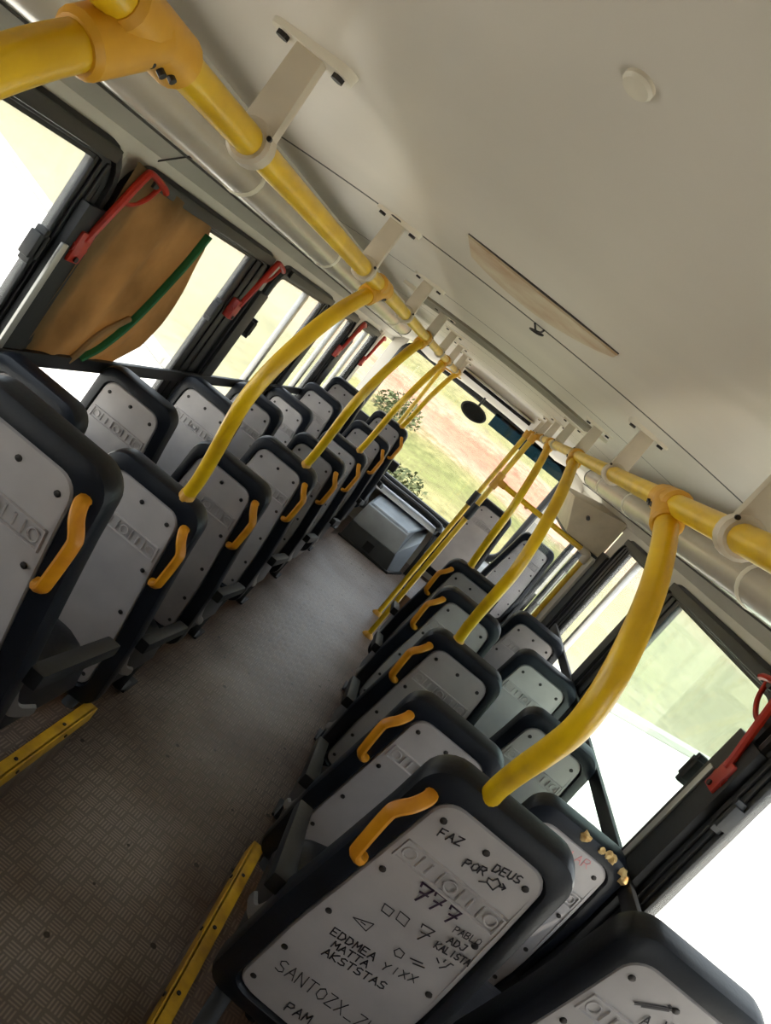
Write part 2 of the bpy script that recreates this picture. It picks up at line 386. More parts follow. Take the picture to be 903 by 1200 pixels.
# ------------------------------------------------------------------ windows
def yz_ring(bm, s_, y0, y1, z0, z1, rad, w, xi, xo):
    """rubber frame: rounded ring in the wall plane, with a stepped inner lip"""
    def lp(i, x, r): return [(s_*x, u, v) for u, v in rrect(y0+i, y1-i, z0+i, z1-i, max(r, .01))]
    loft(bm, [lp(0, xo, rad), lp(0, xi+.012, rad), lp(.012, xi, rad), lp(w*.45, xi, rad*.8), lp(w*.5, xi+.014, rad*.8), lp(w*.8, xi+.014, rad*.7), lp(w*.85, xi+.022, rad*.65), lp(w, xi+.022, rad*.6), lp(w, xo, rad*.6)], closed=True)
widx = 1
def window(s_, y0, y1, where, glassm=None, z0=Z0-.012, z1=Z1+.008, mull=None, track=0, latches=(), w=.075):
    global widx
    y0 -= .012; y1 += .012
    bm = NB(); yz_ring(bm, s_, y0, y1, z0, z1, .13, w, WX-.03, WX+.03)
    o = struct('window_%d' % widx, bm, M_frame, where, 'window'); widx += 1
    bm = NB(); a, b = sorted((s_*(WX-.002), s_*(WX+.002))); loft(bm, [[(a, u, v) for u, v in rrect(y0+w-.01, y1-w+.01, z0+w-.01, z1-w+.01, .07)], [(b, u, v) for u, v in rrect(y0+w-.01, y1-w+.01, z0+w-.01, z1-w+.01, .07)]])
    struct('pane', bm, glassm or M_side, parent=o, smooth=False)
    bm = NB(); a, b = sorted((s_*(WX-.046), s_*(WX-.008))); box(bm, a, b, y0+.10, y1-.10, z1-.052, z1-.012, .006)
    struct('head_rail', bm, M_olive, 'olive brown top rail', parent=o)
    if mull is not None:
        bm = NB(); a, b = sorted((s_*(WX-.02), s_*(WX+.015))); box(bm, a, b, mull-.025, mull+.025, z0+w, z1-w, .004)
        struct('mullion', bm, M_alu, 'grey upright bar between the sliding panes', parent=o)
    if track:
        bm = NB()
        for k in range(3):
            ya = y1-w-track*(k+1)/3+.004; yb_ = y1-w-track*k/3+.002; a, b = sorted((s_*(WX-.022+.006*k), s_*(WX+.02))); box(bm, a, b, ya, yb_, z0+w-.01, z1-w+.01, .004)
        struct('sliding_track', bm, M_frame, parent=o)
    for (ly, lz) in latches:
        bm = NB(); a, b = sorted((s_*(WX-.04), s_*(WX-.005))); box(bm, a, b, ly-.024, ly+.024, lz-.038, lz+.038, .006); box(bm, a, b, ly-.010, ly+.010, lz-.055, lz+.055, .005)
        struct('latch', bm, M_black, 'black window catch', parent=o)
    return o
names = {-1: ['left window behind the camera, over the rearmost seat', 'leftmost window in the photo, cut by the yellow pole at top left', 'left window half covered by the brown curtain', 'left window ahead of the curtain, behind the tall curved pole', 'narrow left window between two red levers, second from the front', 'foremost narrow left window before the windscreen'],
         1: ['right window behind the camera', 'rightmost window, at the bottom right corner of the photo', 'right window with a pale green pane behind the nearest curved pole', 'right window ahead of the green pane, next to the front door']}
for s_ in (-1, 1):
    for k, (a, b) in enumerate(WL[s_]):
        mu = {(-1, 3): 4.42, (-1, 4): 5.5, (-1, 5): 6.5, (1, 3): 4.4}.get((s_, k))
        la = {(-1, 1): [(2.0, 1.33)], (-1, 2): [(3.34, 1.335)], (-1, 3): [(3.89, 1.31), (4.76, 1.33)], (1, 1): [(2.0, 1.325)], (1, 2): [(2.31, 1.30), (3.42, 1.315)]}.get((s_, k), [])
        window(s_, a, b, names[s_][k], M_glassg if (s_, k) == (1, 2) else None, mull=mu, latches=la, track={(-1, 1): .07, (-1, 2): .21, (-1, 3): .11, (1, 1): .08, (1, 2): .18, (1, 3): .14}.get((s_, k), .05))
# thin glass edge of the sliding pane in the green window
bm = NB(); a, b = 1.205, 1.209; box(bm, a, b, 2.27, 2.75, .69, 1.6)
struct('sliding_pane', bm, M_glass, parent=bpy.data.objects['window_9'], smooth=False)
# black posts between the windows, aluminium strip on each
def post(s_, y, w, label, strip):
    bm = NB(); a, b = sorted((s_*(WX-.045), s_*(WX+.02))); box(bm, a, b, y-w/2, y+w/2, Z0-.1, 1.50, .004)
    global pidx
    o = struct('trim_%d' % pidx, bm, M_black, label, 'post'); pidx += 1
    if strip:
        bm = NB(); a, b = sorted((s_*(WX-.052), s_*(WX-.042))); box(bm, a, b, strip-.015, strip+.015, Z0, 1.37, .003)
        struct('strip', bm, M_alu, 'flat aluminium strip', parent=o)
pidx = 10
post(-1, 2.14, .12, 'black window post by the brown curtain with an aluminium strip', 2.08)
post(-1, 3.72, .13, 'black window post ahead of the curtained window', None)
post(-1, 5.04, .11, 'black window post on the left behind the second tall pole', None)
post(-1, 6.0, .19, 'black post between the two narrow left windows', None)
post(1, 2.15, .17, 'black window post on the right with a red lever and aluminium strip', 2.19)
post(1, 3.74, .11, 'black window post on the right ahead of the green pane', None)
post(1, 5.03, .20, 'black post on the right beside the yellow upright and the door', None)
post(-1, .87, .19, 'black window post left of the camera', None); post(1, .87, .19, 'black window post right of the camera', None)
# driver side window opening pillar
bm = NB(); box(bm, -1.235, -1.195, 6.98, 7.12, .5, 1.7); struct('trim_%d' % pidx, bm, M_wall, 'grey pillar at the front left corner carrying a red lever', 'pillar', smooth=False); pidx += 1

# guard bars across the windows
for s_, y1_, lab in ((-1, 5.75, 'black guard bar running across the left windows above the seats'), (1, 4.75, 'black guard bar running across the right windows above the seats')):
    bm = NB(); a, b = sorted((s_*1.165, s_*1.185)); zc = .985 if s_ < 0 else .968
    box(bm, a, b, YB+.3, y1_, zc-.026, zc+.026, .006)
    t = tagged('guard_bar', bm, M_black, lab, 'bar')
    for yy in ([.87, 2.14, 3.72, 5.04] if s_ < 0 else [.87, 2.13, 3.74]):
        bm = NB(); a, b = sorted((s_*1.18, s_*1.205)); box(bm, a, b, yy-.03, yy+.03, zc-.03, zc+.03, .004); part('fixing', bm, M_black, t)

# ------------------------------------------------------------------ windscreen
def xz_loop(i, y, r, n=6, x0=-1.09, x1=1.02, z0=.56, z1=1.79): return [(u, y, v) for u, v in rrect(x0+i, x1-i, z0+i, z1-i, max(r, .01), n)]
bm = NB(); loft(bm, [xz_loop(-.02, 7.86, .15), xz_loop(-.02, 7.80, .15), xz_loop(.0, 7.785, .14), xz_loop(.03, 7.785, .12), xz_loop(.045, 7.80, .11), xz_loop(.045, 7.86, .11)], closed=True)
ws = struct('window_20', bm, M_frame, 'wide front windscreen looking on the grass bank', 'windscreen')
bm = NB(); loft(bm, [xz_loop(.03, 7.815, .12), xz_loop(.03, 7.819, .12)]); struct('pane', bm, M_glass, parent=ws, smooth=False)
bm = NB(); box(bm, .06, .98, 7.775, 7.783, 1.63, 1.775, .002); struct('sun_strip', bm, M_blue, 'dark blue tinted sun strip', parent=ws, smooth=False)

# front right door
bm = NB()
for y in (5.42, 5.86, 6.30): box(bm, 1.19, 1.23, y-.035, y+.035, -.6, 1.45, .006)
for z in (-.55, .42, 1.42): box(bm, 1.19, 1.23, 5.42, 6.30, z-.04, z+.04, .006)
dr = struct('door_1', bm, M_frame, 'folding front door with tall glass leaves behind the beige box', 'door')
bm = NB(); box(bm, 1.208, 1.212, 5.43, 6.29, -.55, 1.42); struct('pane', bm, M_glass, parent=dr, smooth=False)
bm = NB(); tube(bm, [(1.185, 5.52, .9), (1.15, 5.52, .9), (1.15, 5.52, 1.2), (1.185, 5.52, 1.2)], .011, 8); struct('door_handle', bm, M_alu, parent=dr)
bm = NB(); box(bm, 1.155, 1.225, 5.10, 5.30, .0, 1.42, .01)
struct('trim_%d' % pidx, bm, M_wall, 'beige upright panel beside the front door', 'panel'); pidx += 1
t = thing('door_mechanism_box', 'beige chamfered box above the front door at the ceiling edge', 'box', (0, 0, 0))
bm = NB(); hexa(bm, [(.93, 5.25, 1.44), (1.215, 5.25, 1.44), (1.215, 6.5, 1.44), (.93, 6.5, 1.44)], [(.85, 5.50, 1.66), (1.215, 5.25, 1.735), (1.215, 6.5, 1.735), (.85, 6.4, 1.66)], .012); part('cover', bm, M_brk, t)
bm = NB(); box(bm, .95, 1.21, 5.27, 6.45, 1.415, 1.445, .004); part('base_plate', bm, M_black, t)
bm = NB(); cyl(bm, (.99, 5.29, 1.6), (.99, 5.33, 1.605), .014); part('lock', bm, M_scr, t)

# ------------------------------------------------------------------ seats
def yb(t): return .12*t+.12*t*t if t > 0 else .15*t
def dyb(t): return .12+.24*t if t > 0 else .15
TZ = .935
def SP(u, t, d, flare=True):
    """point on a seat back: u across, t down from the screw line, d out towards the rear"""
    n = Vector((0, -1, -dyb(t))).normalized()
    if flare: u += math.copysign(.034*max(0, min(1, t/.40))*min(1, abs(u)/.11), u)
    return Vector((u, yb(t), TZ-t)) + n*d
def frect(f, ua, ub, r0, r1):
    P0 = (-.127, .127, -.046, .655); P1 = (ua, ub, -.094, .72)
    q = [a+(b-a)*f for a, b in zip(P0, P1)]; return rrect(q[0], q[1], q[2], q[3], r0+(r1-r0)*f, 6)
def tess(loop):  # add points on straight runs so that the loop follows the curve of the back
    out = []
    for i, p in enumerate(loop):
        q = loop[(i+1) % len(loop)]; n = max(1, int(math.dist(p, q)/.09)) if math.dist(p, q) > .12 else 1
        if abs(p[1]-q[1]) > .3: n = 7
        else: n = 1 if math.dist(p, q) < .12 else 3
        for k in range(n): out.append((p[0]+(q[0]-p[0])*k/n, p[1]+(q[1]-p[1])*k/n))
    return out
SHELL = [(0, -.006), (.02, .005), (.08, .012), (.30, .012), (.80, .006), (.92, .002), (.985, -.008), (1, -.020), (.99, -.046), (.93, -.060), (.66, -.070), (.2, -.078)]
def make_shell(ua, ub):
    bm = NB(); ref = None; loops = []
    for f, d in SHELL:
        l = frect(f, ua, ub, .048, .065); loops.append(l)
    # tessellate by the outer loop's pattern to keep counts equal
    pat = []
    base = loops[7]
    for i in range(len(base)):
        p, q = base[i], base[(i+1) % len(base)]; L_ = math.dist(p, q); pat.append(8 if L_ > .4 else 3 if L_ > .12 else 1)
    L3 = []
    for (f, d), l in zip(SHELL, loops):
        o = []
        for i in range(len(l)):
            p, q = l[i], l[(i+1) % len(l)]
            for k in range(pat[i]):
                w = k/pat[i]; o.append(SP(p[0]+(q[0]-p[0])*w, p[1]+(q[1]-p[1])*w, d))
        L3.append(o)
    R = [[bm.verts.new(p) for p in l] for l in L3]
    for A, B in zip(R, R[1:]):
        n = len(A)
        for k in range(n): bm.faces.new((A[k], A[(k+1) % n], B[(k+1) % n], B[k]))
    for l, f in ((R[0], 0), (R[-1], 1)):
        c = bm.faces.new(l); bmesh.ops.triangulate(bm, faces=[c])
    return mesh('seat_shell', bm, M_shell, ang=32)
def make_panel():
    bm = NB(); nu, nt_ = 12, 30
    U0, U1, T0, T1 = -.125, .125, -.044, .652
    prof = [(0., -.004), (0., .002), (.004, .0055), (.010, .006)]
    loops = []
    for i, d in prof:
        l = rrect(U0+i, U1-i, T0+i, T1-i, .048-i*.5, 6); o = []
        for k in range(len(l)):
            p, q = l[k], l[(k+1) % len(l)]; n = 10 if math.dist(p, q) > .4 else 1
            for j in range(n):
                w = j/n; o.append(SP(p[0]+(q[0]-p[0])*w, p[1]+(q[1]-p[1])*w, d))
        loops.append(o)
    R = [[bm.verts.new(p) for p in l] for l in loops]
    for A, B in zip(R, R[1:]):
        n = len(A)
        for k in range(n): bm.faces.new((A[k], A[(k+1) % n], B[(k+1) % n], B[k]))
    # face: strips between matching left/right points
    last = R[-1]; c = bm.faces.new(last); bmesh.ops.triangulate(bm, faces=[c], ngon_method='EAR_CLIP')
    def bar(u0, u1, t0, t1, d0=.004, d1=.0095):
        b = [SP(u, t, d0) for u, t in ((u0, t0), (u1, t0), (u1, t1), (u0, t1))]; i = .002
        t_ = [SP(u, t, d1) for u, t in ((u0+i, t0+i), (u1-i, t0+i), (u1-i, t1-i), (u0+i, t1-i))]
        hexa(bm, b, t_)
    # embossed maker's plate: raised frame, raised cells inside
    a, b, c0, c1 = -.112, .112, .074, .126
    bar(a, b, c0, c0+.007); bar(a, b, c1-.007, c1); bar(a, a+.008, c0, c1); bar(b-.008, b, c0, c1)
    for k in range(1, 5): bar(a+k*.0448-.002, a+k*.0448+.002, c0+.010, c1-.010, d1=.0085)
    def ring(u, t, r):
        P = [SP(u+r*math.cos(q), t+r*1.1*math.sin(q), .0065) for q in [math.pi*2*k/12 for k in range(13)]]; tube(bm, P, .0022, 5)
    ring(.022-.112, .100, .012); ring(0, .100, .012); ring(.090, .100, .012)
    bar(.042, .048, .087, .114, d1=.008); bar(-.050, -.044, .087, .114, d1=.008)
    return mesh('back_panel', bm, M_panel, ang=30)
def make_cushion(ua, ub):
    bm = NB(); loops = []
    for i, z in ((.03, .33), (.0, .36), (.0, .40), (.02, .42), (.06, .43)):
        loops.append([(u, v, z-.03*(v-.2)) for u, v in rrect(ua+i, ub-i, .17+i, .56-i, .07)])
    loft(bm, loops); return mesh('cushion', bm, M_shell)
def make_handle(s_):
    bm = NB(); pts = [(.146, -.030, .002), (.150, -.028, .024), (.166, -.010, .044), (.184, .014, .052), (.187, .035, .054), (.176, .120, .054), (.170, .142, .050), (.154, .160, .034), (.148, .164, .020), (.146, .165, .002)]
    P = spline([SP(s_*u, t, d) for u, t, d in pts], 5)
    tube(bm, P, .0145, 10, flat=.72, side=(1, 0, 0)); return mesh('grab_handle', bm, M_amb)
def make_armrest(s_):
    bm = NB(); x0, x1 = sorted((s_*.205, s_*.25))
    hexa(bm, [(x0, .10, .515), (x1, .10, .515), (x1, .53, .435), (x0, .53, .435)], [(x0, .10, .56), (x1, .10, .56), (x1, .53, .475), (x0, .53, .475)], .010)
    return mesh('armrest', bm, M_black)
def make_pivot(s_):
    bm = NB(); cyl(bm, (s_*.19, .13, .535), (s_*.235, .13, .535), .016); tube(bm, spline([(s_*.20, .11, .50), (s_*.205, .20, .38), (s_*.205, .34, .30)]), .018, 8, flat=.6)
    return mesh('pivot_arm', bm, M_steel)
def make_leg(s_, u):
    bm = NB(); P = spline([(u, .36, .36), (u, .20, .26), (u, .03, .13), (u, .0, .03), (u, .12, .008)], 6)
    tube(bm, P, .022, 8, flat=.3, side=(1, 0, 0)); box(bm, u-.03, u+.03, .04, .16, .0, .012, .003); return mesh('leg', bm, M_black)
def make_frame(ua, ub):
    bm = NB(); tube(bm, [(ua+.03, .24, .31), (ub-.03, .24, .31)], .016, 8); tube(bm, [(ua+.03, .54, .30), (ub-.03, .54, .30)], .016, 8)
    for u in (ua+.05, ub-.05): tube(bm, [(u, .20, .34), (u, .58, .31)], .014, 8)
    tube(bm, [((ua+ub)/2, .3, .32), ((ua+ub)/2, .38, .0)], .02, 8)
    return mesh('seat_frame', bm, M_black)
def make_side(s_):
    """black lower side bracket that carries the armrest, seen along the aisle"""
    bm = NB(); x0, x1 = sorted((s_*.185, s_*.205))
    hexa(bm, [(x0, .14, .30), (x1, .14, .30), (x1, .58, .26), (x0, .58, .26)], [(x0, .10, .53), (x1, .10, .53), (x1, .50, .43), (x0, .50, .43)], .006)
    return mesh('side_bracket', bm, M_shell)
SCR = [(-.096, 0), (0, -.0055), (.096, 0), (-.100, .165), (.100, .165), (-.102, .325), (.102, .325), (-.104, .475), (.104, .475), (-.104, .60), (.104, .60)]
bm = NB(); a_ = SP(0, 0, .004); n_ = Vector((0, -1, -.3)).normalized(); tube(bm, [n_*.0, n_*.0035, n_*.005], [.0072, .0072, .004], 10); screw_me = mesh('screw', bm, M_scr)
panel_me = make_panel()
KIT = {}
def kit(kind):
    if kind in KIT: return KIT[kind]
    s_ = {'AL': 1, 'AR': -1}.get(kind, 0)
    ua, ub = {'AL': (-.166, .182), 'AR': (-.182, .166), 'W': (-.168, .168)}[kind]
    d = [('shell', make_shell(ua, ub)), ('cushion', make_cushion(ua, ub)), ('seat_frame', make_frame(ua, ub))]
    if s_: d += [('grab_handle', make_handle(s_)), ('armrest', make_armrest(s_)), ('pivot_arm', make_pivot(s_)), ('side_bracket', make_side(s_)), ('leg', make_leg(s_, s_*.15))]
    KIT[kind] = d; return d
def seat(kind, x, y, z, label, group):
    t = thing('bus_seat', label, 'seat', (x, y, z), group)
    for n, me in kit(kind): obj(n, me, t)
    p = obj('back_panel', panel_me, t)
    for (u, tt_) in SCR: obj('screw', screw_me, p, SP(u, tt_, .0045))
    return t, p
def ink(p, strokes, r, m_, name):
    bm = NB()
    for st in strokes:
        P = [SP(u, t, .0062, False) for u, t in st]
        if len(P) < 2: continue
        # ribbon of ink lying on the panel
        for a, b in zip(P, P[1:]):
            d = (b-a)
            if d.length < 1e-5: continue
            n = Vector((0, -1, -.3)).normalized(); w = d.normalized().cross(n)*r; e = d.normalized()*r*.8
            lo = [a-w-e, a+w-e, b+w+e, b-w+e]; up = [q+n*.0009 for q in lo]; hexa(bm, lo, up)
    part(name, bm, m_, p, smooth=False)
# marker strokes on the seat panels, word by word (across, down from the screw line)
BOLD=[[[[-0.0391,0.1389],[-0.0414,0.1309],[-0.0168,0.1288],[-0.0273,0.1707]],[[-0.0323,0.1505],[-0.0161,0.147]]],[[[-0.0086,0.1342],[-0.0108,0.1266],[0.0129,0.1254],[0.003,0.1647]],[[-0.002,0.1454],[0.0136,0.1426]]],[[[0.0288,0.1356],[0.0266,0.1284],[0.0502,0.1271],[0.0404,0.1645]],[[0.0354,0.1463],[0.051,0.1436]]]]
MED=[[[[-0.0767,0.0105],[-0.0877,0.0137],[-0.0861,0.0317]],[[-0.0869,0.0227],[-0.0783,0.0201]],[[-0.0702,0.027],[-0.0658,0.0073],[-0.0579,0.0233]],[[-0.0685,0.0191],[-0.0611,0.0169]],[[-0.0562,0.0044],[-0.0452,0.0012],[-0.0545,0.0223],[-0.0434,0.019]]],[[[-0.0139,0.0481],[-0.0159,0.03],[-0.0081,0.0273],[-0.0054,0.0311],[-0.0082,0.0367],[-0.0149,0.039]],[[0.0039,0.0232],[-0.0006,0.0294],[0.0004,0.0384],[0.0059,0.0413],[0.0104,0.035],[0.0094,0.026],[0.0039,0.0232]],[[0.0146,0.0383],[0.0125,0.0203],[0.0203,0.0177],[0.023,0.0214],[0.0202,0.027],[0.0136,0.0293]],[[0.018,0.0277],[0.0246,0.0349]]],[[[0.0305,0.016],[0.0284,-0.0018],[0.0347,-0.0028],[0.0393,0.0041],[0.0367,0.0132],[0.0305,0.016]],[[0.0509,-0.0086],[0.0417,-0.0058],[0.0439,0.012],[0.0532,0.0092]],[[0.0428,0.0031],[0.05,0.001]],[[0.0549,-0.0097],[0.0572,0.0044],[0.0618,0.0067],[0.0655,0.0019],[0.0641,-0.0125]],[[0.0775,-0.0147],[0.0731,-0.0152],[0.0695,-0.0104],[0.0712,-0.0063],[0.0777,-0.0054],[0.0793,-0.0013],[0.0756,0.0026],[0.0702,0.0024]]],[[[0.0568,0.0452],[0.039,0.0408],[0.0354,0.0316],[0.0441,0.0299],[0.0482,0.0203],[0.0594,0.0265],[0.0568,0.0452]],[[0.0282,0.0499],[0.0379,0.042]],[[0.0596,0.0315],[0.0703,0.0251],[0.0614,0.0216]],[[0.0703,0.0251],[0.0684,0.0324]]],[[[-0.0828,0.3459],[-0.0947,0.3481],[-0.0926,0.3681],[-0.0807,0.3659]],[[-0.0936,0.358],[-0.0844,0.3563]],[[-0.0757,0.3649],[-0.0778,0.345],[-0.0699,0.3446],[-0.0643,0.3527],[-0.0679,0.3625],[-0.0757,0.3649]],[[-0.0588,0.3618],[-0.0611,0.342],[-0.0531,0.3415],[-0.0475,0.3496],[-0.0511,0.3594],[-0.0588,0.3618]],[[-0.042,0.3588],[-0.043,0.3387],[-0.0364,0.3496],[-0.0326,0.3368],[-0.0289,0.3564]],[[-0.0159,0.3338],[-0.0276,0.3359],[-0.0252,0.3557],[-0.0135,0.3535]],[[-0.0264,0.3458],[-0.0173,0.3441]],[[-0.0085,0.3526],[-0.0044,0.3317],[0.0046,0.3502]],[[-0.0069,0.3442],[0.0009,0.3428]]],[[[-0.0726,0.3924],[-0.0733,0.3741],[-0.067,0.3838],[-0.063,0.3719],[-0.0597,0.3896]],[[-0.0561,0.3888],[-0.0518,0.3694],[-0.0432,0.386]],[[-0.0544,0.381],[-0.0467,0.3794]],[[-0.0418,0.3673],[-0.029,0.3645]],[[-0.0354,0.3659],[-0.0339,0.384]],[[-0.0254,0.3638],[-0.0127,0.361]],[[-0.019,0.3624],[-0.0174,0.3804]],[[-0.0068,0.3781],[-0.0027,0.3589],[0.0059,0.3754]],[[-0.0052,0.3704],[0.0025,0.3688]]],[[[-0.0739,0.4246],[-0.0694,0.4021],[-0.0602,0.4212]],[[-0.0721,0.4156],[-0.0639,0.4135]],[[-0.0563,0.4202],[-0.0587,0.3995]],[[-0.0464,0.3965],[-0.0574,0.4109],[-0.044,0.4172]],[[-0.0287,0.3943],[-0.0344,0.3936],[-0.0394,0.399],[-0.0374,0.4038],[-0.0288,0.4049],[-0.0268,0.4098],[-0.0319,0.4142],[-0.039,0.4138]],[[-0.0238,0.391],[-0.0102,0.3877]],[[-0.017,0.3894],[-0.0151,0.4101]],[[0.006,0.3859],[0.0004,0.3851],[-0.0045,0.3905],[-0.0025,0.3953],[0.006,0.3964],[0.008,0.4012],[0.003,0.4056],[-0.004,0.4052]],[[0.0109,0.3826],[0.0244,0.3793]],[[0.0177,0.3809],[0.0197,0.4015]],[[0.031,0.3987],[0.0349,0.3767],[0.0445,0.3954]],[[0.0326,0.3899],[0.0407,0.3879]],[[0.0578,0.3733],[0.0522,0.3726],[0.0474,0.3779],[0.0494,0.3826],[0.0579,0.3837],[0.06,0.3885],[0.055,0.3928],[0.048,0.3924]]],[[[0.0715,0.1996],[0.0743,0.1825],[0.0815,0.1971]],[[0.0726,0.1928],[0.0786,0.1912]],[[0.0843,0.1964],[0.0821,0.1806],[0.0881,0.1798],[0.0926,0.186],[0.0901,0.194],[0.0843,0.1964]],[[0.0977,0.1766],[0.1037,0.175],[0.1037,0.1897],[0.1,0.1923],[0.0966,0.1899]]],[[[0.0627,0.2282],[0.0605,0.2121]],[[0.0678,0.2103],[0.0617,0.221],[0.07,0.2265]],[[0.0731,0.2257],[0.0749,0.2086],[0.0812,0.2237]],[[0.0738,0.2189],[0.0787,0.2177]],[[0.0812,0.2071],[0.0835,0.2232],[0.0899,0.2216]],[[0.0978,0.2197],[0.0955,0.2036]],[[0.1093,0.2019],[0.1058,0.2011],[0.1031,0.2051],[0.1045,0.2089],[0.1096,0.2101],[0.111,0.2139],[0.1082,0.2171],[0.1039,0.2165]],[[0.1121,0.1996],[0.1201,0.1977]],[[0.1161,0.1986],[0.1181,0.2147]],[[0.1247,0.2131],[0.1263,0.1962],[0.1328,0.2111]],[[0.1254,0.2063],[0.1302,0.2051]]],[[[0.0832,0.2433],[0.0916,0.2485]],[[0.0964,0.2333],[0.0967,0.239]],[[0.1002,0.2566],[0.1064,0.2457],[0.1078,0.2316],[0.1135,0.2308]]],[[[0.0496,0.2847],[0.0724,0.2754]],[[0.0604,0.2903],[0.0808,0.2807]]],[[[0.0183,0.21],[0.016,0.2031],[0.0415,0.1979],[0.0306,0.2374]],[[0.0254,0.2197],[0.0422,0.2144]]],[[[-0.0387,0.62],[-0.0424,0.5906],[-0.0314,0.5878],[-0.0274,0.5943],[-0.0311,0.6028],[-0.0405,0.6052]],[[-0.0185,0.6148],[-0.0146,0.5836],[-0.0029,0.6108]],[[-0.017,0.6022],[-0.0076,0.5999]],[[0.0016,0.6097],[-0.0009,0.5802],[0.0077,0.596],[0.0115,0.577],[0.0172,0.6057]]]]
THIN=[[[[-0.1034,0.5065],[-0.1113,0.5038],[-0.1182,0.5122],[-0.1153,0.5213],[-0.1033,0.5255],[-0.1003,0.5347],[-0.1074,0.5414],[-0.1173,0.5389]],[[-0.0924,0.5395],[-0.0871,0.5007],[-0.0734,0.5369]],[[-0.0903,0.5238],[-0.0789,0.5223]],[[-0.068,0.5362],[-0.0723,0.4988],[-0.0509,0.534],[-0.0554,0.4966]],[[-0.0482,0.4957],[-0.0294,0.4933]],[[-0.0388,0.4945],[-0.0351,0.5319]],[[-0.0147,0.4914],[-0.022,0.5017],[-0.0196,0.5203],[-0.0099,0.5286],[-0.0026,0.5181],[-0.0051,0.4995],[-0.0147,0.4914]],[[-0.0001,0.4895],[0.0168,0.4874],[0.0049,0.5267],[0.0219,0.5244]],[[0.0291,0.5235],[0.0407,0.4843]],[[0.0239,0.4865],[0.046,0.5213]],[[0.0532,0.5203],[0.0701,0.5181]],[[0.0716,0.4804],[0.0883,0.4782],[0.0773,0.5172],[0.0941,0.515]],[[0.0954,0.4773],[0.1013,0.514],[0.1162,0.5121]]],[[[-0.057,0.2412],[-0.062,0.2235],[-0.0401,0.2215],[-0.0384,0.2403],[-0.057,0.2412]]],[[[-0.0259,0.2345],[-0.0311,0.214],[-0.0081,0.2136],[-0.0039,0.2354],[-0.0259,0.2345]]],[[[-0.0848,0.2984],[-0.0477,0.2786],[-0.0481,0.3039],[-0.0848,0.2984]],[[-0.0684,0.2942],[-0.0578,0.2938]]],[[[0.0236,0.3333],[0.031,0.3406],[0.0358,0.3283]],[[0.031,0.3406],[0.0303,0.3513]],[[0.0504,0.3429],[0.0477,0.3233]],[[0.061,0.3384],[0.0703,0.3139]],[[0.0582,0.3189],[0.0731,0.3333]],[[0.0782,0.3312],[0.0874,0.3068]],[[0.0754,0.3118],[0.0903,0.3261]]],[[[0.0174,0.296],[0.0203,0.283],[0.0344,0.2845],[0.0375,0.2997],[0.026,0.3044],[0.0174,0.296]]],[[[0.0644,0.1726],[0.0623,0.1571],[0.0683,0.1555],[0.0705,0.1589],[0.0685,0.1635],[0.0634,0.1648]],[[0.0754,0.1697],[0.0775,0.153],[0.0839,0.1674]],[[0.0763,0.163],[0.0814,0.1616]],[[0.0864,0.1667],[0.0842,0.1512],[0.0902,0.1496],[0.0914,0.1525],[0.0904,0.1576],[0.0853,0.159]],[[0.0904,0.1576],[0.0934,0.16],[0.0923,0.1651],[0.0864,0.1667]],[[0.0951,0.1483],[0.0973,0.1638],[0.1041,0.162]],[[0.1102,0.1443],[0.107,0.1492],[0.1081,0.1569],[0.1125,0.1597],[0.1157,0.1548],[0.1146,0.1471],[0.1102,0.1443]]]]
PINK=[[[[-0.0633,0.0149],[-0.0668,-0.0117],[-0.0526,-0.014],[-0.0476,-0.008],[-0.0528,-0.0003],[-0.065,0.0016]],[[-0.0372,0.0107],[-0.0307,-0.0175],[-0.0169,0.0075]],[[-0.0345,-0.0005],[-0.0224,-0.0025]],[[-0.0111,0.0066],[-0.0129,-0.0204],[-0.0025,-0.0057],[0.0032,-0.0229],[0.0091,0.0034]]],[[[0.0231,0.0015],[0.0281,-0.0271],[0.0411,-0.0025]],[[0.0251,-0.01],[0.0359,-0.0124]],[[0.0462,-0.0036],[0.0421,-0.0302],[0.0546,-0.0329],[0.0592,-0.0271],[0.0549,-0.0193],[0.0441,-0.0169]],[[0.0513,-0.0185],[0.0623,-0.0072]]]]
KEY=[[[[-0.0556,0.0362],[-0.0377,0.0207],[-0.0169,0.0044],[-0.0038,-0.0029],[-0.0137,-0.0051],[-0.005,-0.0042]],[[-0.0442,0.0312],[-0.0094,0.0039]]]]
AVIDA=[[[[-0.0219,0.0648],[-0.0204,0.038],[-0.0092,0.0581]],[[-0.0213,0.054],[-0.0137,0.05]],[[-0.0006,0.0535],[0.0003,0.051]],[[0.0056,0.0244],[0.0162,0.0446],[0.0169,0.0185]],[[0.0329,0.0358],[0.0279,0.0127]],[[0.0426,0.0306],[0.0377,0.0076],[0.0454,0.0048],[0.052,0.0129],[0.0499,0.0255],[0.0426,0.0306]],[[0.0586,0.0222],[0.0598,-0.004],[0.0711,0.0156]],[[0.0591,0.0117],[0.0666,0.0078]]]]
XLA, XLW, XRA, XRW = -.557, -.997, .556, .996
GL, GW, GR, GV = 'left aisle seats', 'left window seats', 'right aisle seats', 'right window seats'
